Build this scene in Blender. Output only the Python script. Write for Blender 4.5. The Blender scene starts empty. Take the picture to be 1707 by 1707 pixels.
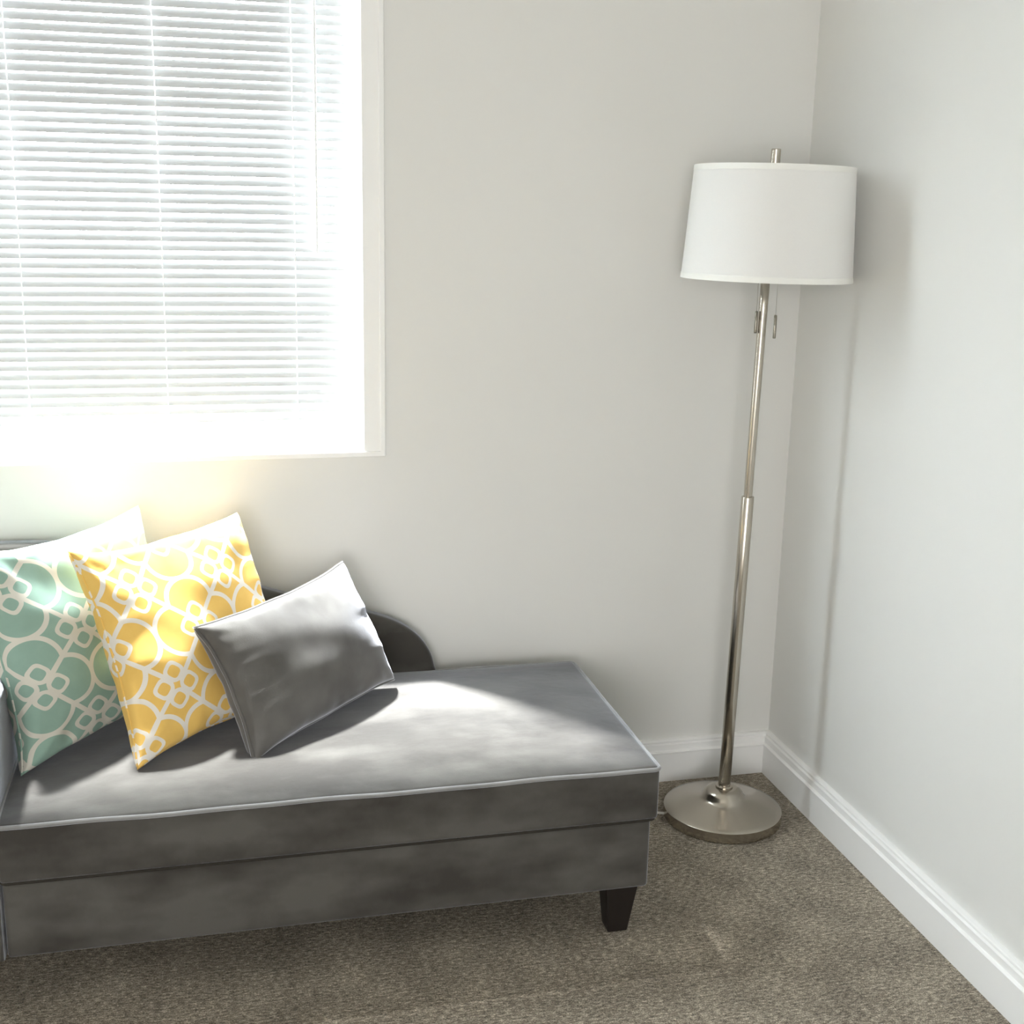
import bpy, bmesh, math, random
from mathutils import Vector, Matrix

random.seed(7)
sc = bpy.context.scene
COL = sc.collection

# ------------------------------------------------------------------ camera
YAW, PITCH, ROLL = 0.2429, 0.2354, 0.0199
FPX = 2066.3
fw = Vector((math.sin(YAW) * math.cos(PITCH), math.cos(YAW) * math.cos(PITCH), -math.sin(PITCH)))
rt = Vector((math.cos(YAW), -math.sin(YAW), 0))
up = rt.cross(fw)
r2 = rt * math.cos(ROLL) + up * math.sin(ROLL)
u2 = -rt * math.sin(ROLL) + up * math.cos(ROLL)
cam_d = bpy.data.cameras.new('camera')
cam = bpy.data.objects.new('camera', cam_d)
COL.objects.link(cam)
M = Matrix((r2, u2, -fw)).transposed().to_4x4()
M.translation = Vector((-1.3832, -2.7588, 1.4))
cam.matrix_world = M
cam_d.sensor_width = 36
cam_d.lens = FPX / 1707 * 36
cam_d.clip_start = 0.05
sc.camera = cam

# ------------------------------------------------------------------ light
SKY = 38.0
SUN = 56.0
FILL = 138.0
w = bpy.data.worlds.new('sky')
sc.world = w
w.use_nodes = True
bg = w.node_tree.nodes['Background']
bg.inputs[0].default_value = (0.87, 0.94, 1.0, 1)
bg.inputs[1].default_value = SKY

sun_d = bpy.data.lights.new('sun', 'SUN')
sun_d.energy = SUN
sun_d.angle = math.radians(4.2)
sun_d.color = (1.0, 0.99, 0.985)
sun = bpy.data.objects.new('sun', sun_d)
COL.objects.link(sun)
SUN_DIR = Vector((0.79, -1.0, -2.97)).normalized()
sun.rotation_euler = SUN_DIR.to_track_quat('-Z', 'Y').to_euler()
sun.location = (-2.5, 1.5, 4)


def area(name, loc, direction, sx, sy, power, color=(1, 1, 1), portal=False):
    d = bpy.data.lights.new(name, 'AREA')
    d.shape = 'RECTANGLE'
    d.size, d.size_y = sx, sy
    d.energy = power
    d.color = color
    d.cycles.is_portal = portal
    o = bpy.data.objects.new(name, d)
    COL.objects.link(o)
    o.location = loc
    o.rotation_euler = Vector(direction).to_track_quat('-Z', 'Z').to_euler()
    return o


# room: x from XL to 0, y from YF to 0, z from 0 to ZC
XL, YF, ZC = -4.2, -5.6, 2.74
WT = 0.16
W1 = (-2.55, -1.0, 0.862, 2.62)          # window in the back wall (x0, x1, z0, z1)
area('window_portal', ((W1[0] + W1[1]) / 2, 0.2, (W1[2] + W1[3]) / 2), (0, -1, 0), 1.5, 1.74, 1, portal=True)
D1 = (-3.6, -1.5, -0.01, 2.1)           # unseen doorway added behind the camera to let the fill light in (x0, x1, z0, z1)
area('added_fill_light', ((D1[0] + D1[1]) / 2, YF - 1.0, 1.25), (0, 1, 0), 2.1, 1.9, FILL, (1.0, 0.99, 0.97))  # soft fill light added beyond the unseen doorway to brighten the room

sc.view_settings.view_transform = 'Standard'
sc.view_settings.look = 'None'
sc.view_settings.gamma = 1.0
sc.view_settings.use_curve_mapping = False
sc.view_settings.exposure = 0.0
sc.cycles.use_denoising = True
sc.cycles.max_bounces = 10
sc.cycles.diffuse_bounces = 7
sc.cycles.adaptive_threshold = 0.015
sc.cycles.transparent_max_bounces = 16
sc.cycles.sample_clamp_indirect = 12.0
sc.cycles.caustics_reflective = False
sc.cycles.caustics_refractive = False


# ------------------------------------------------------------------ node helpers
class NT:
    def __init__(self, name):
        self.m = bpy.data.materials.new(name)
        self.m.use_nodes = True
        self.t = self.m.node_tree
        self.n = self.t.nodes
        self.b = self.n['Principled BSDF']
        self.out = self.n['Material Output']

    def node(self, typ, **kw):
        n = self.n.new(typ)
        for k, v in kw.items():
            setattr(n, k, v)
        return n

    def link(self, a, b):
        self.t.links.new(a, b)

    def set(self, **kw):
        for k, v in kw.items():
            self.b.inputs[k.replace('_', ' ')].default_value = v

    def val(self, s, v):
        if isinstance(v, (int, float)):
            s.default_value = v
        else:
            self.link(v, s)

    def math(self, op, a, b=None, c=None):
        n = self.node('ShaderNodeMath', operation=op)
        self.val(n.inputs[0], a)
        if b is not None:
            self.val(n.inputs[1], b)
        if c is not None:
            self.val(n.inputs[2], c)
        return n.outputs[0]

    def coord(self, kind='Object', scale=(1, 1, 1)):
        tc = self.node('ShaderNodeTexCoord')
        mp = self.node('ShaderNodeMapping')
        mp.inputs['Scale'].default_value = scale
        self.link(tc.outputs[kind], mp.inputs[0])
        return mp.outputs[0]

    def noise(self, vec, scale, detail=3, rough=0.5):
        n = self.node('ShaderNodeTexNoise')
        n.inputs['Scale'].default_value = scale
        n.inputs['Detail'].default_value = detail
        n.inputs['Roughness'].default_value = rough
        self.link(vec, n.inputs['Vector'])
        return n.outputs['Fac']

    def ramp(self, fac, stops):
        n = self.node('ShaderNodeValToRGB')
        e = n.color_ramp.elements
        while len(e) < len(stops):
            e.new(0.5)
        for k, (pos, c) in enumerate(stops):
            e[k].position = pos
            e[k].color = (*c, 1)
        self.link(fac, n.inputs[0])
        return n.outputs[0]

    def mix(self, fac, a, b):
        n = self.node('ShaderNodeMix', data_type='RGBA')
        self.val(n.inputs[0], fac)
        for s, v in ((n.inputs[6], a), (n.inputs[7], b)):
            if isinstance(v, tuple):
                s.default_value = (*v, 1)
            else:
                self.link(v, s)
        return n.outputs[2]

    def bump(self, h, strength, dist, normal=None):
        n = self.node('ShaderNodeBump')
        n.inputs['Strength'].default_value = strength
        n.inputs['Distance'].default_value = dist
        self.link(h, n.inputs['Height'])
        if normal is not None:
            self.link(normal, n.inputs['Normal'])
        self.link(n.outputs[0], self.b.inputs['Normal'])
        return n.outputs[0]


def mat_paint(name, col, rough=0.75, amount=0.06):
    m = NT(name)
    v = m.coord('Object')
    a = m.noise(v, 260, 2)
    m.link(m.mix(m.noise(v, 2.2, 2), tuple(c * 0.985 for c in col), col), m.b.inputs['Base Color'])
    m.set(Roughness=rough)
    m.b.inputs['Specular IOR Level'].default_value = 0.25
    m.bump(a, amount, 0.001)
    return m.m


def mat_velvet(name, lo, hi, scale=(3.2, 9, 9)):
    m = NT(name)
    v = m.coord('Object', scale)
    n1 = m.noise(v, 1.0, 3, 0.55)
    v2 = m.coord('Object')
    n2 = m.noise(v2, 13, 4, 0.6)
    f = m.math('ADD', m.math('MULTIPLY', n1, 0.75), m.math('MULTIPLY', n2, 0.25))
    m.link(m.ramp(f, [(0.40, lo), (0.60, hi)]), m.b.inputs['Base Color'])
    m.set(Roughness=0.8)
    m.b.inputs['Specular IOR Level'].default_value = 0.3
    m.b.inputs['Sheen Weight'].default_value = 1.0
    m.b.inputs['Sheen Roughness'].default_value = 0.35
    m.b.inputs['Sheen Tint'].default_value = (0.86, 0.89, 1.0, 1)
    fine = m.noise(v2, 900, 2)
    m.bump(m.math('ADD', m.math('MULTIPLY', fine, 0.25), m.math('MULTIPLY', n2, 1.0)), 0.25, 0.004)
    return m.m


def mat_carpet():
    m = NT('carpet')
    v = m.coord('Object', (1.0, 2.6, 1))
    v1 = m.coord('Object', (1, 1, 1))
    streak = m.noise(v, 75, 5, 0.7)
    fine = m.noise(m.coord('Object', (1.0, 1.5, 1)), 330, 3, 0.7)
    broad = m.noise(v1, 9, 3)
    f = m.math('ADD', m.math('MULTIPLY', streak, 0.45), m.math('ADD', m.math('MULTIPLY', fine, 0.45), m.math('MULTIPLY', broad, 0.10)))
    col = m.ramp(f, [(0.41, (0.045, 0.034, 0.023)), (0.475, (0.205, 0.168, 0.124)), (0.53, (0.360, 0.306, 0.234)), (0.60, (0.80, 0.71, 0.57))])
    m.link(col, m.b.inputs['Base Color'])
    m.set(Roughness=0.95)
    m.b.inputs['Specular IOR Level'].default_value = 0.1
    m.b.inputs['Sheen Weight'].default_value = 0.25
    m.bump(f, 0.9, 0.006)
    return m.m


def mat_metal():
    m = NT('brushed_nickel')
    v = m.coord('Object', (6, 6, 900))
    n = m.noise(v, 1.0, 2)
    m.set(Metallic=1.0)
    m.b.inputs['Base Color'].default_value = (0.50, 0.46, 0.40, 1)
    m.link(m.math('ADD', m.math('MULTIPLY', n, 0.10), 0.17), m.b.inputs['Roughness'])
    m.b.inputs['Anisotropic'].default_value = 0.55
    return m.m


def mat_simple(name, col, rough=0.5, spec=0.5, noise=0.0, metallic=0.0):
    m = NT(name)
    m.set(Roughness=rough, Metallic=metallic)
    m.b.inputs['Specular IOR Level'].default_value = spec
    v = m.coord('Object')
    m.link(m.mix(m.noise(v, 14, 3), tuple(c * (1 - noise) for c in col), col), m.b.inputs['Base Color'])
    return m.m


def mat_translucent(name, col, tcol, fac, weave=0.0, rough=0.9):
    m = NT(name)
    d = m.node('ShaderNodeBsdfDiffuse')
    t = m.node('ShaderNodeBsdfTranslucent')
    v = m.coord('Object', (1, 1, 1))
    n = m.noise(v, 500, 2)
    m.link(m.mix(m.math('MULTIPLY', n, weave), col, tuple(c * 0.8 for c in col)), d.inputs[0])
    t.inputs[0].default_value = (*tcol, 1)
    mx = m.node('ShaderNodeMixShader')
    mx.inputs[0].default_value = fac
    m.link(d.outputs[0], mx.inputs[1])
    m.link(t.outputs[0], mx.inputs[2])
    m.link(mx.outputs[0], m.out.inputs['Surface'])
    return m.m


def mat_glass():
    m = NT('window_glass')
    t = m.node('ShaderNodeBsdfTransparent')
    t.inputs[0].default_value = (0.97, 0.985, 0.98, 1)
    g = m.node('ShaderNodeBsdfGlossy')
    g.inputs['Roughness'].default_value = 0.02
    mx = m.node('ShaderNodeMixShader')
    mx.inputs[0].default_value = 0.035
    m.link(t.outputs[0], mx.inputs[1])
    m.link(g.outputs[0], mx.inputs[2])
    m.link(mx.outputs[0], m.out.inputs['Surface'])
    return m.m


def mat_trellis(name, base, dark, line, o, a_s, a_t):
    """Printed trellis: knots on a diagonal lattice, straight links and round loops; UV is in metres."""
    m = NT(name)
    det = a_s[0] * a_t[1] - a_s[1] * a_t[0]
    tc = m.node('ShaderNodeTexCoord')
    sp = m.node('ShaderNodeSeparateXYZ')
    m.link(tc.outputs['UV'], sp.inputs[0])
    wob = m.noise(m.coord('UV'), 9, 1)
    du = m.math('ADD', m.math('SUBTRACT', sp.outputs[0], o[0]), m.math('MULTIPLY', m.math('SUBTRACT', wob, 0.5), 0.006))
    dv = m.math('SUBTRACT', sp.outputs[1], o[1])
    s = m.math('ADD', m.math('MULTIPLY', du, a_t[1] / det), m.math('MULTIPLY', dv, -a_t[0] / det))
    t = m.math('ADD', m.math('MULTIPLY', du, -a_s[1] / det), m.math('MULTIPLY', dv, a_s[0] / det))
    fs, ft = m.math('FLOOR', s), m.math('FLOOR', t)
    s1, t1 = m.math('SUBTRACT', s, fs), m.math('SUBTRACT', t, ft)
    odd = m.math('ABSOLUTE', m.math('MODULO', m.math('ADD', fs, ft), 2.0))
    even = m.math('SUBTRACT', 1.0, odd)
    # even cells are mirrored in s so the loops join smoothly
    sf = m.math('ADD', m.math('MULTIPLY', odd, s1), m.math('MULTIPLY', even, m.math('SUBTRACT', 1.0, s1)))
    past = m.math('GREATER_THAN', m.math('ADD', sf, t1), 1.0)
    near = m.math('SUBTRACT', 1.0, past)

    def flip(q):
        return m.math('ADD', m.math('MULTIPLY', near, q), m.math('MULTIPLY', past, m.math('SUBTRACT', 1.0, q)))
    sq, tq = flip(sf), flip(t1)
    dx, dy = m.math('SUBTRACT', sq, 0.25), m.math('SUBTRACT', tq, 0.25)
    rr = m.math('SQRT', m.math('ADD', m.math('MULTIPLY', dx, dx), m.math('MULTIPLY', dy, dy)))
    W = 0.033
    loop = m.math('LESS_THAN', m.math('ABSOLUTE', m.math('SUBTRACT', rr, 0.3536)), W)
    a = m.math('MINIMUM', s1, m.math('SUBTRACT', 1.0, s1))
    b = m.math('MINIMUM', t1, m.math('SUBTRACT', 1.0, t1))
    links = m.math('LESS_THAN', m.math('MINIMUM', a, b), W)
    # knot petals: rounded squares in the four quadrants
    P = 0.137
    pa, pb = m.math('ABSOLUTE', m.math('SUBTRACT', a, P)), m.math('ABSOLUTE', m.math('SUBTRACT', b, P))
    pn = m.math('POWER', m.math('ADD', m.math('POWER', pa, 3.2), m.math('POWER', pb, 3.2)), 1 / 3.2)
    petal = m.math('LESS_THAN', m.math('ABSOLUTE', m.math('SUBTRACT', pn, 0.108)), 0.026)
    inside = m.math('LESS_THAN', pn, 0.108)
    sm = m.math('ADD', m.math('POWER', a, 0.8), m.math('POWER', b, 0.8))
    square = m.math('LESS_THAN', sm, 0.205)
    star = m.math('LESS_THAN', sm, 0.125)
    outer = m.math('MULTIPLY', m.math('MAXIMUM', loop, links), m.math('SUBTRACT', 1.0, inside))
    white = m.math('MAXIMUM', m.math('MAXIMUM', outer, petal), square)
    white = m.math('MULTIPLY', white, m.math('SUBTRACT', 1.0, star))
    cloth = m.mix(m.noise(m.coord('UV'), 40, 3), dark, base)
    m.link(m.mix(white, cloth, line), m.b.inputs['Base Color'])
    m.set(Roughness=0.85)
    m.b.inputs['Specular IOR Level'].default_value = 0.15
    m.b.inputs['Sheen Weight'].default_value = 0.1
    weave = m.noise(m.coord('UV'), 700, 2)
    m.bump(weave, 0.12, 0.001)
    return m.m


MAT = dict(
    wall=mat_paint('wall_paint', (0.755, 0.752, 0.733)),
    ceiling=mat_paint('ceiling_paint', (0.84, 0.84, 0.82)),
    trim=mat_paint('trim_enamel', (0.89, 0.89, 0.885), 0.35, 0.02),
    vinyl=mat_paint('window_vinyl', (0.86, 0.87, 0.88), 0.35, 0.0),
    carpet=mat_carpet(),
    velvet=mat_velvet('grey_velvet', (0.043, 0.039, 0.034), (0.094, 0.089, 0.081)),
    velvet_p=mat_velvet('grey_pillow_velvet', (0.095, 0.090, 0.084), (0.135, 0.130, 0.122), (6, 6, 6)),
    piping=mat_velvet('piping_painted_sheen', (0.22, 0.22, 0.22), (0.30, 0.30, 0.30)),  # paler than the velvet: lit sheen of the edge put into the colour
    welt=mat_simple('welt_painted_crease_shade', (0.040, 0.036, 0.031), 0.9, 0.1, 0.2),  # shade of the crease under the seat put into the colour
    leg=mat_simple('espresso_wood', (0.012, 0.008, 0.007), 0.35, 0.5, 0.3),
    nickel=mat_metal(),
    steel=mat_simple('dark_steel', (0.28, 0.26, 0.22), 0.3, 0.5, 0.1, 1.0),
    shade=mat_translucent('shade_linen', (0.97, 0.97, 0.965), (0.9, 0.89, 0.87), 0.28, 0.25),
    shade_in=mat_simple('shade_tape', (0.86, 0.86, 0.83), 0.8, 0.2, 0.03),
    slat=mat_translucent('blind_vinyl', (0.58, 0.59, 0.60), (0.70, 0.73, 0.76), 0.07),
    cord=mat_simple('blind_cord', (0.85, 0.85, 0.85), 0.8, 0.2, 0.05),
    wand=mat_simple('clear_wand', (0.85, 0.87, 0.88), 0.15, 0.6, 0.02),
    plug=mat_simple('power_cord_vinyl', (0.55, 0.53, 0.48), 0.45, 0.4, 0.05),
    bulb=mat_simple('bulb_glass', (0.85, 0.85, 0.83), 0.3, 0.5, 0.02),
    glass=mat_glass(),
    ground=mat_simple('outside_ground', (0.10, 0.11, 0.085), 0.9, 0.1, 0.3),
    yellow=mat_trellis('yellow_trellis_print', (0.82, 0.55, 0.16), (0.75, 0.47, 0.12), (0.76, 0.72, 0.66),
                       (-0.1319, 0.108), (0.1076, -0.0975), (-0.0935, -0.0995)),
    teal=mat_trellis('teal_trellis_print', (0.30, 0.44, 0.37), (0.245, 0.375, 0.315), (0.64, 0.62, 0.55),
                     (-0.066, 0.0315), (0.118, -0.1005), (-0.1005, -0.0925)),
)


# ------------------------------------------------------------------ mesh helpers
def finish(name, bm, mat, parent=None, smooth=False, auto=None):
    me = bpy.data.meshes.new(name)
    bm.normal_update()
    bm.to_mesh(me)
    bm.free()
    if smooth:
        for p in me.polygons:
            p.use_smooth = True
    me.materials.append(MAT[mat])
    o = bpy.data.objects.new(name, me)
    COL.objects.link(o)
    if parent:
        o.parent = parent
    if auto is not None:
        md = o.modifiers.new('weighted', 'WEIGHTED_NORMAL')
        md.keep_sharp = True
    return o


def box(bm, x0, x1, y0, y1, z0, z1):
    vs = [bm.verts.new((x, y, z)) for x in (x0, x1) for y in (y0, y1) for z in (z0, z1)]
    for f in ((0, 1, 3, 2), (4, 6, 7, 5), (0, 4, 5, 1), (2, 3, 7, 6), (0, 2, 6, 4), (1, 5, 7, 3)):
        bm.faces.new([vs[i] for i in f])
    return vs


def bevel_all(bm, width, seg=3):
    bmesh.ops.recalc_face_normals(bm, faces=bm.faces)
    bmesh.ops.bevel(bm, geom=list(bm.edges), offset=width, segments=seg, profile=0.5, affect='EDGES', clamp_overlap=True)


def lathe(bm, prof, seg=48, axis=(0, 0), cap=True):
    rings = []
    for r, z in prof:
        if r < 1e-6:
            rings.append([bm.verts.new((axis[0], axis[1], z))])
        else:
            rings.append([bm.verts.new((axis[0] + r * math.cos(2 * math.pi * k / seg), axis[1] + r * math.sin(2 * math.pi * k / seg), z)) for k in range(seg)])
    for A, B in zip(rings, rings[1:]):
        for k in range(seg):
            k2 = (k + 1) % seg
            if len(A) == 1 and len(B) == 1:
                continue
            if len(A) == 1:
                bm.faces.new((A[0], B[k2], B[k]))
            elif len(B) == 1:
                bm.faces.new((A[k], A[k2], B[0]))
            else:
                bm.faces.new((A[k], A[k2], B[k2], B[k]))
    bmesh.ops.recalc_face_normals(bm, faces=bm.faces)


def tube(bm, pts, r, seg=8, closed=False):
    pts = [Vector(p) for p in pts]
    n = len(pts)
    rings = []
    ref = Vector((0.31, 0.17, 0.93))
    prev = None
    for i, p in enumerate(pts):
        if closed:
            t = (pts[(i + 1) % n] - pts[i - 1]).normalized()
        else:
            t = (pts[min(i + 1, n - 1)] - pts[max(i - 1, 0)]).normalized()
        if prev is None:
            a = ref.cross(t)
            if a.length < 0.05:
                a = Vector((1, 0, 0)).cross(t)
        else:
            a = prev - t * prev.dot(t)
        a.normalize()
        prev = a
        b = t.cross(a)
        rings.append([bm.verts.new(p + (a * math.cos(2 * math.pi * k / seg) + b * math.sin(2 * math.pi * k / seg)) * r) for k in range(seg)])
    pairs = list(zip(rings, rings[1:]))
    if closed:
        # align the seam of the closing ring
        best = min(range(seg), key=lambda s: (rings[-1][0].co - rings[0][s].co).length)
        pairs.append((rings[-1], rings[0][best:] + rings[0][:best]))
    for A, B in pairs:
        for k in range(seg):
            k2 = (k + 1) % seg
            bm.faces.new((A[k], A[k2], B[k2], B[k]))
    if not closed:
        bm.faces.new(rings[0][::-1])
        bm.faces.new(rings[-1])
    bmesh.ops.recalc_face_normals(bm, faces=bm.faces)


def prism(bm, prof, fn, l0, l1):
    """Extrude a closed 2-D profile; fn(p, l) gives the 3-D point."""
    A = [bm.verts.new(fn(p, l0)) for p in prof]
    B = [bm.verts.new(fn(p, l1)) for p in prof]
    n = len(prof)
    for k in range(n):
        k2 = (k + 1) % n
        bm.faces.new((A[k], A[k2], B[k2], B[k]))
    bm.faces.new(A[::-1])
    bm.faces.new(B)
    bmesh.ops.recalc_face_normals(bm, faces=bm.faces)


def empty(name, loc=(0, 0, 0)):
    o = bpy.data.objects.new(name, None)
    COL.objects.link(o)
    o.location = loc
    o.empty_display_size = 0.1
    return o


def tag(o, label=None, cat=None, group=None, kind=None):
    for k, v in (('label', label), ('category', cat), ('group', group), ('kind', kind)):
        if v:
            o[k] = v
    return o


def struct(name, bm, mat, label, cat, smooth=False):
    return tag(finish(name, bm, mat, smooth=smooth), label, cat, kind='structure')


# ------------------------------------------------------------------ room shell
def wall_with_hole(bm, plane, c0, c1, lo, hi, z0, z1, hole):
    """plane 'y' or 'x'; c0..c1 wall thickness; lo..hi along the wall; hole (a0,a1,z0,z1)."""
    rects = [(lo, hole[0], z0, z1), (hole[1], hi, z0, z1), (hole[0], hole[1], z0, hole[2]), (hole[0], hole[1], hole[3], z1)]
    for a0, a1, b0, b1 in rects:
        if plane == 'y':
            box(bm, a0, a1, c0, c1, b0, b1)
        else:
            box(bm, c0, c1, a0, a1, b0, b1)
    bmesh.ops.remove_doubles(bm, verts=bm.verts, dist=1e-5)


bm = bmesh.new(); box(bm, XL, 0, YF, 0, -0.12, 0)
struct('floor', bm, 'carpet', 'brown and beige heathered loop-pile carpet floor', 'floor')
bm = bmesh.new(); box(bm, XL, 0, YF, 0, ZC, ZC + 0.1)
struct('ceiling', bm, 'ceiling', 'flat white ceiling above the room', 'ceiling')
bm = bmesh.new(); wall_with_hole(bm, 'y', 0, WT, XL - WT, WT, -0.12, ZC + 0.1, W1)
struct('wall_back', bm, 'wall', 'greige painted wall with the window, behind the chaise', 'wall')
bm = bmesh.new(); box(bm, 0, WT, YF, 0, -0.12, ZC + 0.1)
struct('wall_right', bm, 'wall', 'pale greige painted wall to the right of the lamp', 'wall')
bm = bmesh.new(); box(bm, XL - WT, XL, YF, 0, -0.12, ZC + 0.1)
struct('wall_left', bm, 'wall', 'greige painted wall on the left side of the room', 'wall')
bm = bmesh.new(); wall_with_hole(bm, 'y', YF - WT, YF, XL - WT, WT, -0.12, ZC + 0.1, D1)
struct('wall_front', bm, 'wall', 'greige painted wall on the camera side of the room', 'wall')

# unseen closed shell, added to house the fill light beyond the doorway
bm = bmesh.new()
for b in ((D1[0] - 0.5, D1[1] + 0.5, YF - 1.5, YF - WT, -0.12, -0.002), (D1[0] - 0.5, D1[1] + 0.5, YF - 1.5, YF - WT, ZC, ZC + 0.1),
          (D1[0] - 0.6, D1[0] - 0.5, YF - 1.5, YF - WT, -0.12, ZC + 0.1), (D1[1] + 0.5, D1[1] + 0.6, YF - 1.5, YF - WT, -0.12, ZC + 0.1),
          (D1[0] - 0.6, D1[1] + 0.6, YF - 1.6, YF - 1.5, -0.12, ZC + 0.1)):
    box(bm, *b)
struct('fill_light_shell', bm, 'wall', 'unseen greige shell added around the fill light', 'wall')

# baseboards: profile as (distance from wall, height)
HB = 0.1094
BP = [(0, 0), (0.0215, 0), (0.0215, 0.0755), (0.0235, 0.0775), (0.0235, 0.0795), (0.0190, 0.0815), (0.0170, 0.0835),
      (0.0165, 0.0975), (0.0120, 0.1005), (0.0120, 0.1025), (0.0135, 0.1040), (0.0130, 0.1065), (0.0105, 0.1085), (0.006, HB), (0, HB)]


def mitred(name, fn, l0, l1, label):
    bm = bmesh.new()
    A = [bm.verts.new(fn(p, l0, 0)) for p in BP]
    B = [bm.verts.new(fn(p, l1, 1)) for p in BP]
    n = len(BP)
    for k in range(n):
        bm.faces.new((A[k], A[(k + 1) % n], B[(k + 1) % n], B[k]))
    bm.faces.new(A[::-1]); bm.faces.new(B)
    bmesh.ops.recalc_face_normals(bm, faces=bm.faces)
    return struct(name, bm, 'trim', label, 'baseboard')


mitred('baseboard_back', lambda p, l, e: (l - p[0] if e else l + p[0], -p[0], p[1]), XL, 0, 'white moulded baseboard along the back wall')
mitred('baseboard_right', lambda p, l, e: (-p[0], l - p[0] if e else l + p[0], p[1]), YF, 0, 'white moulded baseboard along the right wall')
mitred('baseboard_left', lambda p, l, e: (XL + p[0], l - p[0] if e else l + p[0], p[1]), YF, 0, 'white moulded baseboard along the left wall')
mitred('baseboard_front', lambda p, l, e: (l if e else l + p[0], YF + p[0], p[1]), XL, D1[0], 'white moulded baseboard along the camera-side wall')

# ------------------------------------------------------------------ window in the back wall
win = tag(empty('window_1', ((W1[0] + W1[1]) / 2, 0.05, W1[2])), 'white framed window above the chaise, blown out with daylight', 'window', kind='structure')


def local(o, parent):
    o.parent = parent
    o.matrix_parent_inverse = Matrix.Translation(parent.location).inverted()
    return o


x0, x1, z0, z1 = W1
LIP = 0.011
# casing lip: narrow flat frame around the opening, slightly proud of the wall
for nm, b in (('casing', (x1 - LIP, x1 + 0.001, -0.007, 0.03, z0 - 0.001, z1)), ('casing', (x0 - 0.001, x0 + LIP, -0.007, 0.03, z0, z1)),
              ('casing', (x0, x1, -0.007, 0.03, z1 - LIP, z1)), ('casing', (x0, x1 - LIP + 0.003, -0.007, 0.03, z0 - 0.001, z0 + LIP))):
    bm = bmesh.new(); box(bm, *b); bevel_all(bm, 0.0018, 2)
    local(finish(nm, bm, 'trim'), win)
# splayed jambs running back to the sash
D0, D1W = 0.004, 0.092
SP = 0.036


def wedge(name, pts):
    bm = bmesh.new()
    vs = [bm.verts.new(p) for p in pts]
    for f in ((0, 1, 2, 3), (7, 6, 5, 4), (0, 4, 5, 1), (1, 5, 6, 2), (2, 6, 7, 3), (3, 7, 4, 0)):
        bm.faces.new([vs[i] for i in f])
    bmesh.ops.recalc_face_normals(bm, faces=bm.faces)
    return local(finish(name, bm, 'trim'), win)


def jamb(sgn, xe):
    i0, i1 = xe - sgn * (LIP - 0.0005), xe - sgn * (LIP + SP)
    wedge('jamb', [(i0, -0.003, z0), (i0, D1W, z0), (i1, D1W, z0), (i1, -0.003, z0),
                   (i0, -0.003, z1), (i0, D1W, z1), (i1, D1W, z1), (i1, -0.003, z1)])


jamb(1, x1); jamb(-1, x0)
wedge('window_sill', [(x0, D0, z0), (x1, D0, z0), (x1, D1W, z0), (x0, D1W, z0),
                      (x0, D0, z0 + LIP), (x1, D0, z0 + LIP), (x1, D1W, z0 + LIP + 0.012), (x0, D1W, z0 + LIP + 0.012)])
# single fixed sash with stiles, rails and a pane
fx0, fx1 = x0 + 0.03, x1 - 0.03


def sash(nm, za, zb, ya):
    s = empty(nm, ((fx0 + fx1) / 2, ya, za))
    local(s, win)
    bm = bmesh.new()
    T = 0.042
    for b in ((fx0, fx0 + T, ya, ya + 0.03, za, zb), (fx1 - T, fx1, ya, ya + 0.03, za, zb),
              (fx0 + T, fx1 - T, ya, ya + 0.03, za, za + T), (fx0 + T, fx1 - T, ya, ya + 0.03, zb - T, zb)):
        box(bm, *b)
    f = finish('sash_frame', bm, 'vinyl')
    f.parent = s
    f.matrix_parent_inverse = Matrix.Translation(Vector(s.location)).inverted()
    bm = bmesh.new(); box(bm, fx0 + T, fx1 - T, ya + 0.012, ya + 0.016, za + T, zb - T)
    g = finish('pane', bm, 'glass')
    g.parent = s
    g.matrix_parent_inverse = Matrix.Translation(Vector(s.location)).inverted()


sash('sash', z0 + 0.024, z1 - 0.01, 0.094)


# ------------------------------------------------------------------ venetian blind
BX0, BX1 = x0 + 0.062, -1.0615
BY = 0.055
blind = tag(empty('venetian_blind', ((BX0 + BX1) / 2, BY, z1 - 0.05)), 'white horizontal slat blind lowered over the window', 'blind')
SW, PITCHZ = 0.0165, 0.01965


def slat_mesh(angle, crown):
    bm = bmesh.new()
    n = 6
    rows = []
    for side in (0, 1):
        row = []
        for k in range(n + 1):
            q = k / n - 0.5
            c = crown * (1 - (2 * q) ** 2)           # crown
            # tilt: outer edge up, room edge down; crown bows towards the room
            along, nor = q * SW, c - (0.0004 if side else 0)
            y = along * math.cos(angle) - nor * math.sin(angle)
            z = along * math.sin(angle) + nor * math.cos(angle)
            row.append((y, z))
        rows.append(row)
    prof = rows[0] + rows[1][::-1]
    prism(bm, prof, lambda p, l: (l, p[0], p[1]), -(BX1 - BX0) / 2, (BX1 - BX0) / 2)
    me = bpy.data.meshes.new('slat')
    bm.to_mesh(me)
    bm.free()
    me.materials.append(MAT['slat'])
    return me


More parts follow.
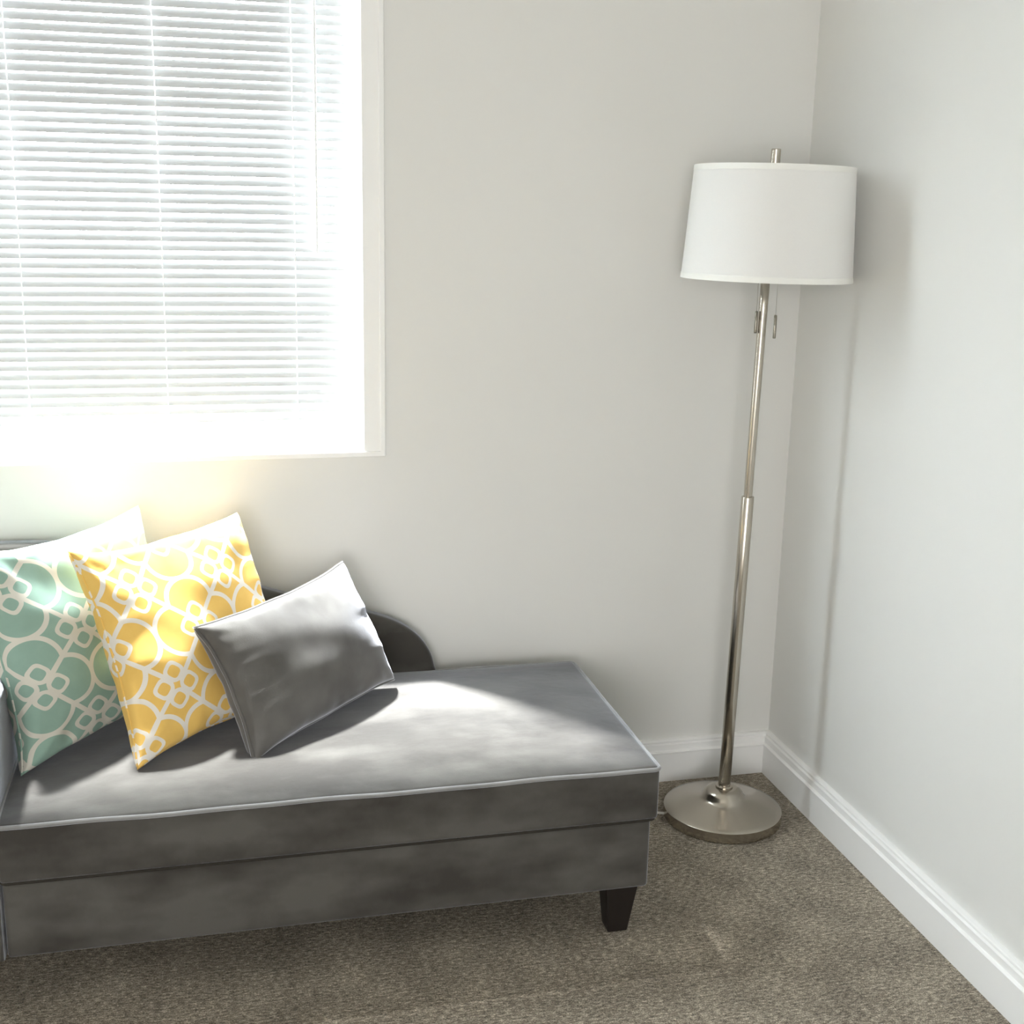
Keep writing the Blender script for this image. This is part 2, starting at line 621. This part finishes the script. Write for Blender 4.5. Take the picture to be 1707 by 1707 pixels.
ANG_UP, ANG_LOW = math.radians(81), math.radians(75)
me_up, me_low = slat_mesh(ANG_UP, 0.0006), slat_mesh(ANG_LOW, 0.0003)
zb = 0.9035
zs = zb + 0.012 + 0.010
while zs < z1 - 0.055:
    o = bpy.data.objects.new('slat', me_up if zs > 1.60 else me_low)
    COL.objects.link(o)
    o.parent = blind
    o.location = Vector(((BX0 + BX1) / 2, BY, zs)) - blind.location
    o.rotation_euler = (random.uniform(-0.006, 0.006), random.uniform(-0.0012, 0.0012), 0)
    zs += PITCHZ
bm = bmesh.new(); box(bm, BX0, BX1, BY - 0.012, BY + 0.012, zb, zb + 0.011); bevel_all(bm, 0.003, 2)
local(finish('bottom_rail', bm, 'vinyl'), blind)
bm = bmesh.new(); box(bm, BX0, BX1, BY - 0.014, BY + 0.016, z1 - 0.045, z1 - 0.012); bevel_all(bm, 0.002, 2)
local(finish('head_rail', bm, 'vinyl'), blind)
for cx in (-2.32, -2.04, -1.757, -1.471, -1.19):
    bm = bmesh.new()
    tube(bm, [(cx, BY - 0.0135, zb + 0.01), (cx + 0.002, BY - 0.0135, 1.5), (cx, BY - 0.0135, z1 - 0.03)], 0.0011, 6)
    tube(bm, [(cx, BY + 0.0135, zb + 0.01), (cx, BY + 0.0135, z1 - 0.03)], 0.0009, 6)
    local(finish('ladder_cord', bm, 'cord', smooth=True), blind)
bm = bmesh.new()
tube(bm, [(-1.139, BY - 0.024, z1 - 0.04), (-1.1405, BY - 0.022, 1.75), (-1.142, BY - 0.021, 1.31)], 0.0034, 6)
local(finish('tilt_wand', bm, 'wand'), blind)

# ------------------------------------------------------------------ chaise lounge
SX0, SX1 = -1.77, -0.562       # inner face of the arm, right end
FY, RY = -0.668, -0.070        # front and rear faces
chaise = tag(empty('chaise_lounge', (-1.25, -0.37, 0)), 'grey velvet chaise lounge with sloping low back under the window', 'chaise')


def soft_box(bm, x0, x1, y0, y1, z0, z1, nx, ny, rad, crown=0.0, wob=0.0, seed=0):
    """Closed cushion with a crowned top: a gridded rounded box."""
    rnd = random.Random(seed)
    ph = [rnd.uniform(0, 6.28) for _ in range(6)]
    cx, cy, cz = (x0 + x1) / 2, (y0 + y1) / 2, (z0 + z1) / 2
    bmesh.ops.create_cube(bm, size=1.0)
    for v in bm.verts:
        v.co = Vector((cx + v.co.x * (x1 - x0), cy + v.co.y * (y1 - y0), cz + v.co.z * (z1 - z0)))
    bmesh.ops.bevel(bm, geom=list(bm.edges), offset=rad, segments=4, profile=0.6, affect='EDGES')
    for axis, n, lo, hi in ((0, nx, x0, x1), (1, ny, y0, y1)):
        for k in range(1, n):
            pos = lo + (hi - lo) * k / n
            co = Vector((pos if axis == 0 else 0, pos if axis == 1 else 0, 0))
            no = Vector((1 if axis == 0 else 0, 1 if axis == 1 else 0, 0))
            bmesh.ops.bisect_plane(bm, geom=list(bm.verts) + list(bm.edges) + list(bm.faces), plane_co=co, plane_no=no)
    for v in bm.verts:
        fx = min(1, max(0, (v.co.x - x0) / (x1 - x0)))
        fy = min(1, max(0, (v.co.y - y0) / (y1 - y0)))
        if v.co.z > z0 + (z1 - z0) * 0.55:
            e = (1 - abs(2 * fx - 1) ** 4) * (1 - abs(2 * fy - 1) ** 2.6)
            v.co.z += crown * e
            v.co.z += wob * (math.sin(v.co.x * 9 + ph[0]) * math.sin(v.co.y * 11 + ph[1]) + 0.6 * math.sin(v.co.x * 21 + ph[2] + 2 * v.co.y)) * 0.5


# legs
for lx, ly, vis in ((-0.618, -0.622, 1), (-0.618, -0.13, 0), (-1.86, -0.622, 0), (-1.86, -0.13, 0)):
    bm = bmesh.new()
    ht, hb = 0.034, 0.0205
    off = 0.006
    top = [(lx - ht, ly - 0.028, 0.104), (lx + ht, ly - 0.028, 0.104), (lx + ht, ly + 0.032, 0.104), (lx - ht, ly + 0.032, 0.104)]
    bot = [(lx - hb - off, ly - 0.026, 0), (lx + hb - off, ly - 0.026, 0), (lx + hb - off, ly + 0.015, 0), (lx - hb - off, ly + 0.015, 0)]
    A = [bm.verts.new(p) for p in top]
    B = [bm.verts.new(p) for p in bot]
    for k in range(4):
        bm.faces.new((A[k], A[(k + 1) % 4], B[(k + 1) % 4], B[k]))
    bm.faces.new(A); bm.faces.new(B[::-1])
    bevel_all(bm, 0.003, 2)
    local(finish('leg', bm, 'leg'), chaise)
    if vis:
        chaise.children[-1]['label'] = 'short tapered espresso wooden leg'

# box base
bm = bmesh.new()
soft_box(bm, SX0 + 0.004, SX1 - 0.008, FY + 0.004, RY + 0.02, 0.103, 0.250, 14, 4, 0.010)
local(finish('base', bm, 'velvet', smooth=True), chaise)
# seat cushion / lid
CZ0, CZ1 = 0.252, 0.362
bm = bmesh.new()
soft_box(bm, SX0 + 0.001, SX1 + 0.004, FY - 0.003, RY, CZ0, CZ1, 36, 20, 0.010, 0.020, 0.0022, 3)
local(finish('seat_cushion', bm, 'velvet', smooth=True), chaise)


def rrect(xa, xb, ya, yb, z, r, n=6, wob=0.0):
    pts = []
    for cx, cy, a0 in ((xb - r, yb - r, 0), (xa + r, yb - r, 90), (xa + r, ya + r, 180), (xb - r, ya + r, 270)):
        for k in range(n + 1):
            a = math.radians(a0 + 90 * k / n)
            pts.append(Vector((cx + r * math.cos(a), cy + r * math.sin(a), z)))
    out = []
    for i, p in enumerate(pts):
        q = pts[(i + 1) % len(pts)]
        m = max(1, int((q - p).length / 0.03))
        for k in range(m):
            s = p.lerp(q, k / m)
            s.z += wob * (math.sin(s.x * 14) + 0.7 * math.sin(s.x * 31 + 1) + 0.5 * math.sin(s.y * 25))
            out.append(s)
    return out


bm = bmesh.new()
tube(bm, rrect(SX0 + 0.003, SX1 + 0.004, FY - 0.004, RY, CZ1 - 0.003, 0.012, wob=0.0009), 0.0042, 8, True)
local(finish('piping', bm, 'piping', smooth=True), chaise)
bm = bmesh.new()
tube(bm, rrect(SX0 + 0.003, SX1 - 0.001, FY + 0.001, RY, CZ0 - 0.001, 0.012), 0.0032, 8, True)
local(finish('piping', bm, 'welt', smooth=True), chaise)

# sloping back along the wall
prof = [(-1.935, 0.116), (-1.935, 0.690), (-1.90, 0.712), (-1.82, 0.7175), (-1.70, 0.712), (-1.56, 0.685), (-1.42, 0.640), (-1.27, 0.586),
        (-1.15, 0.548), (-1.05, 0.520), (-0.995, 0.500), (-0.955, 0.477), (-0.925, 0.449), (-0.904, 0.416), (-0.893, 0.380), (-0.888, 0.33), (-0.888, 0.116)]
# densify by Catmull-Rom on the top line
def crom(P, n=4):
    out = []
    for i in range(len(P) - 1):
        p0, p1, p2, p3 = P[max(i - 1, 0)], P[i], P[i + 1], P[min(i + 2, len(P) - 1)]
        for k in range(n):
            t = k / n
            out.append(tuple(0.5 * ((2 * p1[j]) + (-p0[j] + p2[j]) * t + (2 * p0[j] - 5 * p1[j] + 4 * p2[j] - p3[j]) * t * t + (-p0[j] + 3 * p1[j] - 3 * p2[j] + p3[j]) * t ** 3) for j in range(2)))
    out.append(P[-1])
    return out


prof = [(px, pz - 0.012 if pz > 0.34 else pz) for px, pz in prof]
bp = crom(prof, 4)
bm = bmesh.new()
prism(bm, bp, lambda p, l: (p[0], l, p[1]), -0.068, -0.018)
rim = [e for e in bm.edges if abs(e.verts[0].co.y - e.verts[1].co.y) < 1e-6]
bmesh.ops.bevel(bm, geom=rim, offset=0.016, segments=4, profile=0.5, affect='EDGES')
bmesh.ops.recalc_face_normals(bm, faces=bm.faces)
local(finish('backrest', bm, 'velvet', smooth=True, auto=True), chaise)
# arm at the left end
ap = []
for cxa, a0 in ((SX0 - 0.035, 0), (-1.94 + 0.035, 90)):
    for k in range(7):
        a = math.radians(a0 + 90 * k / 6)
        ap.append((cxa + 0.035 * math.cos(a), 0.520 + 0.035 * math.sin(a)))
ap = ap + [(-1.94, 0.102), (SX0, 0.102)]
bm = bmesh.new()
prism(bm, ap, lambda p, l: (p[0], l, p[1]), FY - 0.004, -0.070)
rim = [e for e in bm.edges if abs(e.verts[0].co.y - e.verts[1].co.y) < 1e-6]
bmesh.ops.bevel(bm, geom=rim, offset=0.009, segments=3, profile=0.5, affect='EDGES')
bmesh.ops.recalc_face_normals(bm, faces=bm.faces)
local(finish('armrest', bm, 'velvet', smooth=True, auto=True), chaise)


# ------------------------------------------------------------------ throw pillows
def rodrigues(wv):
    v = Vector(wv)
    return Matrix.Rotation(v.length, 4, v.normalized())


def pillow(name, q, wd, ht, thick, mat, label, seed, pinch=0.05, pipe=None, pipe_r=0.004, crease=1.0):
    rnd = random.Random(seed)
    ph = [rnd.uniform(0, 6.28) for _ in range(16)]
    N = 56

    def outline(X, Y):
        kx = 1 - pinch * (1 - abs(Y) ** 3.4) * (1 + 0.22 * math.sin(2.3 * Y + ph[8 + (X > 0)]))
        ky = 1 - pinch * (1 - abs(X) ** 3.4) * (1 + 0.22 * math.sin(2.3 * X + ph[10 + (Y > 0)]))
        kx += 0.004 * (1 - Y * Y) * math.sin(11 * Y + ph[12])
        ky += 0.004 * (1 - X * X) * math.sin(11 * X + ph[13])
        return X * wd / 2 * kx, Y * ht / 2 * ky

    def thickness(X, Y):
        e = max(0.0, (1 - X * X) * (1 - Y * Y))
        base = e ** 0.31
        ex = max(0.0, 1 - abs(X)) ; ey = max(0.0, 1 - abs(Y))
        edge = math.exp(-min(ex, ey) * 7)
        wr = 0
        # gathers running in from the seams, and soft hollows
        wr += 0.0042 * edge * (math.sin(Y * 17 + ph[0] + 3 * X) + 0.6 * math.sin(Y * 29 + ph[1])) * (1 if ex < ey else 0.3)
        wr += 0.0042 * edge * (math.sin(X * 16 + ph[2] - 2 * Y) + 0.6 * math.sin(X * 31 + ph[3])) * (1 if ey <= ex else 0.3)
        wr += 0.0045 * (math.sin(2.6 * X + 3.1 * Y + ph[4]) + 0.7 * math.sin(4.3 * X - 3.7 * Y + ph[5]))
        wr += 0.0030 * math.sin(9 * Y + 4 * X + ph[6]) * math.sin(3 * X + ph[7])
        # folds fanning in from each corner
        for k, (sx, sy) in enumerate(((1, 1), (1, -1), (-1, 1), (-1, -1))):
            cx_, cy_ = 1 - X * sx, 1 - Y * sy
            dd = math.hypot(cx_, cy_)
            wr += 0.006 * math.exp(-dd * 3.2) * math.sin(math.atan2(cy_, cx_) * 7 + ph[k + 4])
        return thick / 2 * base + wr * crease * min(1, e * 6)
    bm = bmesh.new()
    uv = bm.loops.layers.uv.new('UVMap')
    G = [[[None, None] for _ in range(N + 1)] for _ in range(N + 1)]
    flat = {}
    for i in range(N + 1):
        for j in range(N + 1):
            # denser near the borders
            X = math.sin((2 * i / N - 1) * math.pi / 2 * 0.92) / math.sin(math.pi / 2 * 0.92)
            Y = math.sin((2 * j / N - 1) * math.pi / 2 * 0.92) / math.sin(math.pi / 2 * 0.92)
            x, z = outline(X, Y)
            border = i in (0, N) or j in (0, N)
            t = 0 if border else thickness(X, Y)
            f = bm.verts.new((x, -t, z))
            b = f if border else bm.verts.new((x, t, z))
            flat[f] = flat[b] = (X * wd / 2, Y * ht / 2)
            G[i][j] = (f, b)
    # print follows the cloth: lay it out by distance along the surface from the middle
    H = N // 2
    for side in (0, 1):
        for j in range(N + 1):
            for step in (1, -1):
                acc, prev = 0.0, G[H][j][side].co
                for k in range(H + 1):
                    v = G[H + step * k][j][side]
                    acc += (v.co - prev).length
                    prev = v.co
                    flat[v] = (G[H][j][side].co.x + step * acc, flat[v][1])
        for i in range(N + 1):
            for step in (1, -1):
                acc, prev = 0.0, G[i][H][side].co
                for k in range(H + 1):
                    v = G[i][H + step * k][side]
                    acc += (v.co - prev).length
                    prev = v.co
                    flat[v] = (flat[v][0], step * acc)
    for i in range(N):
        for j in range(N):
            for s in (0, 1):
                vs = [G[i][j][s], G[i + 1][j][s], G[i + 1][j + 1][s], G[i][j + 1][s]]
                if s:
                    vs = vs[::-1]
                fc = bm.faces.new(vs)
                for lp in fc.loops:
                    lp[uv].uv = flat[lp.vert]
    M = rodrigues(q[3:])
    M.translation = Vector(q[:3])
    bmesh.ops.recalc_face_normals(bm, faces=bm.faces)
    root = empty(name, Vector(q[:3]))
    root.rotation_euler = M.to_euler()
    tag(root, label, 'pillow')
    c = finish('cover', bm, mat, root, smooth=True)
    # seam or piping along the outline
    loop = []
    n = 26
    for k in range(n):
        loop.append((-1 + 2 * k / n, -1))
    for k in range(n):
        loop.append((1, -1 + 2 * k / n))
    for k in range(n):
        loop.append((1 - 2 * k / n, 1))
    for k in range(n):
        loop.append((-1, 1 - 2 * k / n))
    pts = []
    for X, Y in loop:
        x, z = outline(X, Y)
        pts.append((x, 0, z))
    bm = bmesh.new()
    uv2 = bm.loops.layers.uv.new('UVMap')
    tube(bm, pts, pipe_r, 8, True)
    for f in bm.faces:
        for lp in f.loops:
            lp[uv2].uv = (lp.vert.co.x, lp.vert.co.z)
    finish('piping' if pipe_r > 0.003 else 'seam', bm, pipe or mat, root, smooth=True)
    return root


pillow('throw_pillow', [-1.6426, -0.2982, 0.5799, -0.2046, -0.0935, 0.8532], 0.425, 0.425, 0.135, 'teal',
       'square muted teal pillow with cream trellis print, leaning at the arm', 11, 0.09, None, 0.0022)
pillow('throw_pillow', [-1.4366, -0.3152, 0.5735, -0.401, -0.1404, 0.7294], 0.425, 0.425, 0.135, 'yellow',
       'square yellow pillow with white trellis print, between the teal and grey pillows', 23, 0.09, None, 0.0022)
pillow('lumbar_pillow', [-1.2188, -0.3101, 0.507, -0.4216, -0.2413, 0.7535], 0.445, 0.282, 0.145, 'velvet_p',
       'plain grey velvet rectangular pillow with piped edges', 31, 0.085, 'velvet_p', 0.0042, 0.6)

# ------------------------------------------------------------------ floor lamp
LX, LY = -0.2203, -0.2272
lamp = tag(empty('floor_lamp', (LX, LY, 0)), 'brushed nickel floor lamp with white drum shade in the corner', 'lamp')


def axis_x(z):
    return LX + 0.0175 * z


def leaning(bm):
    for v in bm.verts:
        v.co.x += axis_x(v.co.z) - LX


bm = bmesh.new()
lathe(bm, [(0, 0.001), (0.1385, 0.001), (0.1400, 0.0025), (0.1400, 0.0258), (0.1388, 0.0272), (0.125, 0.0305), (0.105, 0.0355), (0.085, 0.0410),
           (0.068, 0.0460), (0.058, 0.0497), (0.0525, 0.0535), (0.0490, 0.0590), (0.0462, 0.0650), (0.0425, 0.0705), (0.0365, 0.0748), (0.029, 0.0770), (0.0215, 0.0778), (0.0, 0.0780)], 96, (LX, LY))
local(finish('base', bm, 'nickel', smooth=True), lamp).data.set_sharp_from_angle(angle=math.radians(38))
bm = bmesh.new()
lathe(bm, [(0, 0.076), (0.0205, 0.076), (0.0205, 0.0815), (0.0175, 0.0830), (0.0145, 0.0835), (0.0145, 0.089), (0, 0.089)], 48, (LX, LY)); leaning(bm)
local(finish('collar', bm, 'nickel', smooth=False), lamp)
bm = bmesh.new()
lathe(bm, [(0, 0.08), (0.0142, 0.08), (0.0142, 0.30), (0.0142, 0.55), (0.0142, 0.7885), (0.0136, 0.790), (0.009, 0.790)], 48, (LX, LY)); leaning(bm)
o = local(finish('lower_pole', bm, 'nickel', smooth=True), lamp)
bm = bmesh.new()
lathe(bm, [(0.0098, 0.785), (0.0098, 1.0), (0.0098, 1.2), (0.0098, 1.36), (0.0, 1.36)], 40, (LX, LY)); leaning(bm)
local(finish('upper_pole', bm, 'nickel', smooth=True), lamp)
bm = bmesh.new()
lathe(bm, [(0, 1.36), (0.004, 1.36), (0.004, 1.498), (0.0103, 1.500), (0.0103, 1.545), (0.0093, 1.547), (0, 1.547)], 40, (LX, LY)); leaning(bm)
local(finish('finial', bm, 'nickel'), lamp)

# shade: open-ended cone with thickness, top and bottom tape, spider
SZ0, SZ1, SR0, SR1 = 1.273, 1.510, 0.1835, 0.1700


def ring_shell(name, prof, mat, smooth=True):
    bm = bmesh.new()
    seg = 96
    rings = [[bm.verts.new((LX + r * math.cos(2 * math.pi * k / seg), LY + r * math.sin(2 * math.pi * k / seg), z)) for k in range(seg)] for r, z in prof]
    n = len(rings)
    for i in range(n):
        A, B = rings[i], rings[(i + 1) % n]
        for k in range(seg):
            bm.faces.new((A[k], A[(k + 1) % seg], B[(k + 1) % seg], B[k]))
    bmesh.ops.recalc_face_normals(bm, faces=bm.faces)
    for v in bm.verts:
        v.co.x += axis_x(v.co.z) - LX
        v.co.z -= 0.006 * (v.co.x - axis_x(1.39)) / 0.18 * 0.35
    return finish(name, bm, mat, None, smooth)


shade = local(ring_shell('lamp_shade', [(SR0, SZ0 + 0.002), (SR1, SZ1 - 0.002), (SR1 - 0.002, SZ1 - 0.002), (SR0 - 0.002, SZ0 + 0.002)], 'shade', False), lamp)
for f in shade.data.polygons:
    f.use_smooth = True
shade.data.set_sharp_from_angle(angle=math.radians(40))
for nm, (ra, za, rb, zb2) in (('hem', (SR0 + 0.0012, SZ0, SR0 + 0.0005, SZ0 + 0.012)), ('hem', (SR1 + 0.0012, SZ1 - 0.012, SR1 + 0.0006, SZ1))):
    h = ring_shell(nm, [(ra, za), (rb, zb2), (rb - 0.0045, zb2), (ra - 0.0045, za)], 'shade_in', True)
    h.data.set_sharp_from_angle(angle=math.radians(40))
    h.parent = shade
bm = bmesh.new()
cxs = axis_x(1.497)
for k in range(3):
    a = math.radians(30 + 120 * k)
    tube(bm, [(cxs, LY, 1.497), (cxs + 0.08 * math.cos(a), LY + 0.08 * math.sin(a), 1.497), (cxs + (SR1 - 0.003) * math.cos(a), LY + (SR1 - 0.003) * math.sin(a), 1.503)], 0.0018, 6)
sp_o = finish('spider', bm, 'nickel', smooth=True)
sp_o.parent = shade
# two sockets with bulbs inside the shade
for sgn in (-1, 1):
    bm = bmesh.new()
    bx = axis_x(1.36) + sgn * 0.035
    lathe(bm, [(0, 1.335), (0.014, 1.335), (0.017, 1.34), (0.017, 1.375), (0, 1.375)], 24, (bx, LY))
    tube(bm, [(axis_x(1.34), LY, 1.342), (bx, LY, 1.342)], 0.006, 8)
    so = local(finish('socket', bm, 'nickel'), lamp)
    bm = bmesh.new()
    lathe(bm, [(0, 1.375), (0.012, 1.375), (0.014, 1.39), (0.026, 1.415), (0.030, 1.435), (0.026, 1.457), (0.014, 1.470), (0, 1.473)], 24, (bx, LY))
    bo = finish('bulb', bm, 'bulb', smooth=True)
    bo.parent = so
# pull chains with slim pulls
for px_, py_, zp0, zp1 in ((-0.0165, -0.004, 1.158, 1.206), (0.0205, -0.022, 1.148, 1.199)):
    x_ = axis_x(1.18) + px_
    bm = bmesh.new()
    tube(bm, [(x_, LY + py_, zp1), (x_, LY + py_, 1.34)], 0.0004, 5)
    ch = local(finish('pull_chain', bm, 'nickel', smooth=True), lamp)
    bm = bmesh.new()
    lathe(bm, [(0, zp0), (0.0030, zp0), (0.0034, zp0 + 0.002), (0.0034, zp1 - 0.002), (0.002, zp1), (0, zp1)], 16, (x_, LY + py_))
    pu = finish('chain_pull', bm, 'steel', smooth=True)
    pu.parent = ch
# power cord
bm = bmesh.new()
tube(bm, [(LX - 0.132, LY + 0.03, 0.006), (LX - 0.17, LY + 0.045, 0.006), (LX - 0.25, LY + 0.075, 0.0045), (LX - 0.36, LY + 0.12, 0.0045), (LX - 0.5, LY + 0.16, 0.0045), (LX - 0.75, LY + 0.17, 0.0045)], 0.0032, 8)
local(finish('power_cord', bm, 'plug', smooth=True), lamp)

# ground outside the windows
bm = bmesh.new(); box(bm, -30, 26, 0.4, 40, -0.9, -0.6)
struct('ground', bm, 'ground', 'dull green ground outside the window', 'ground')
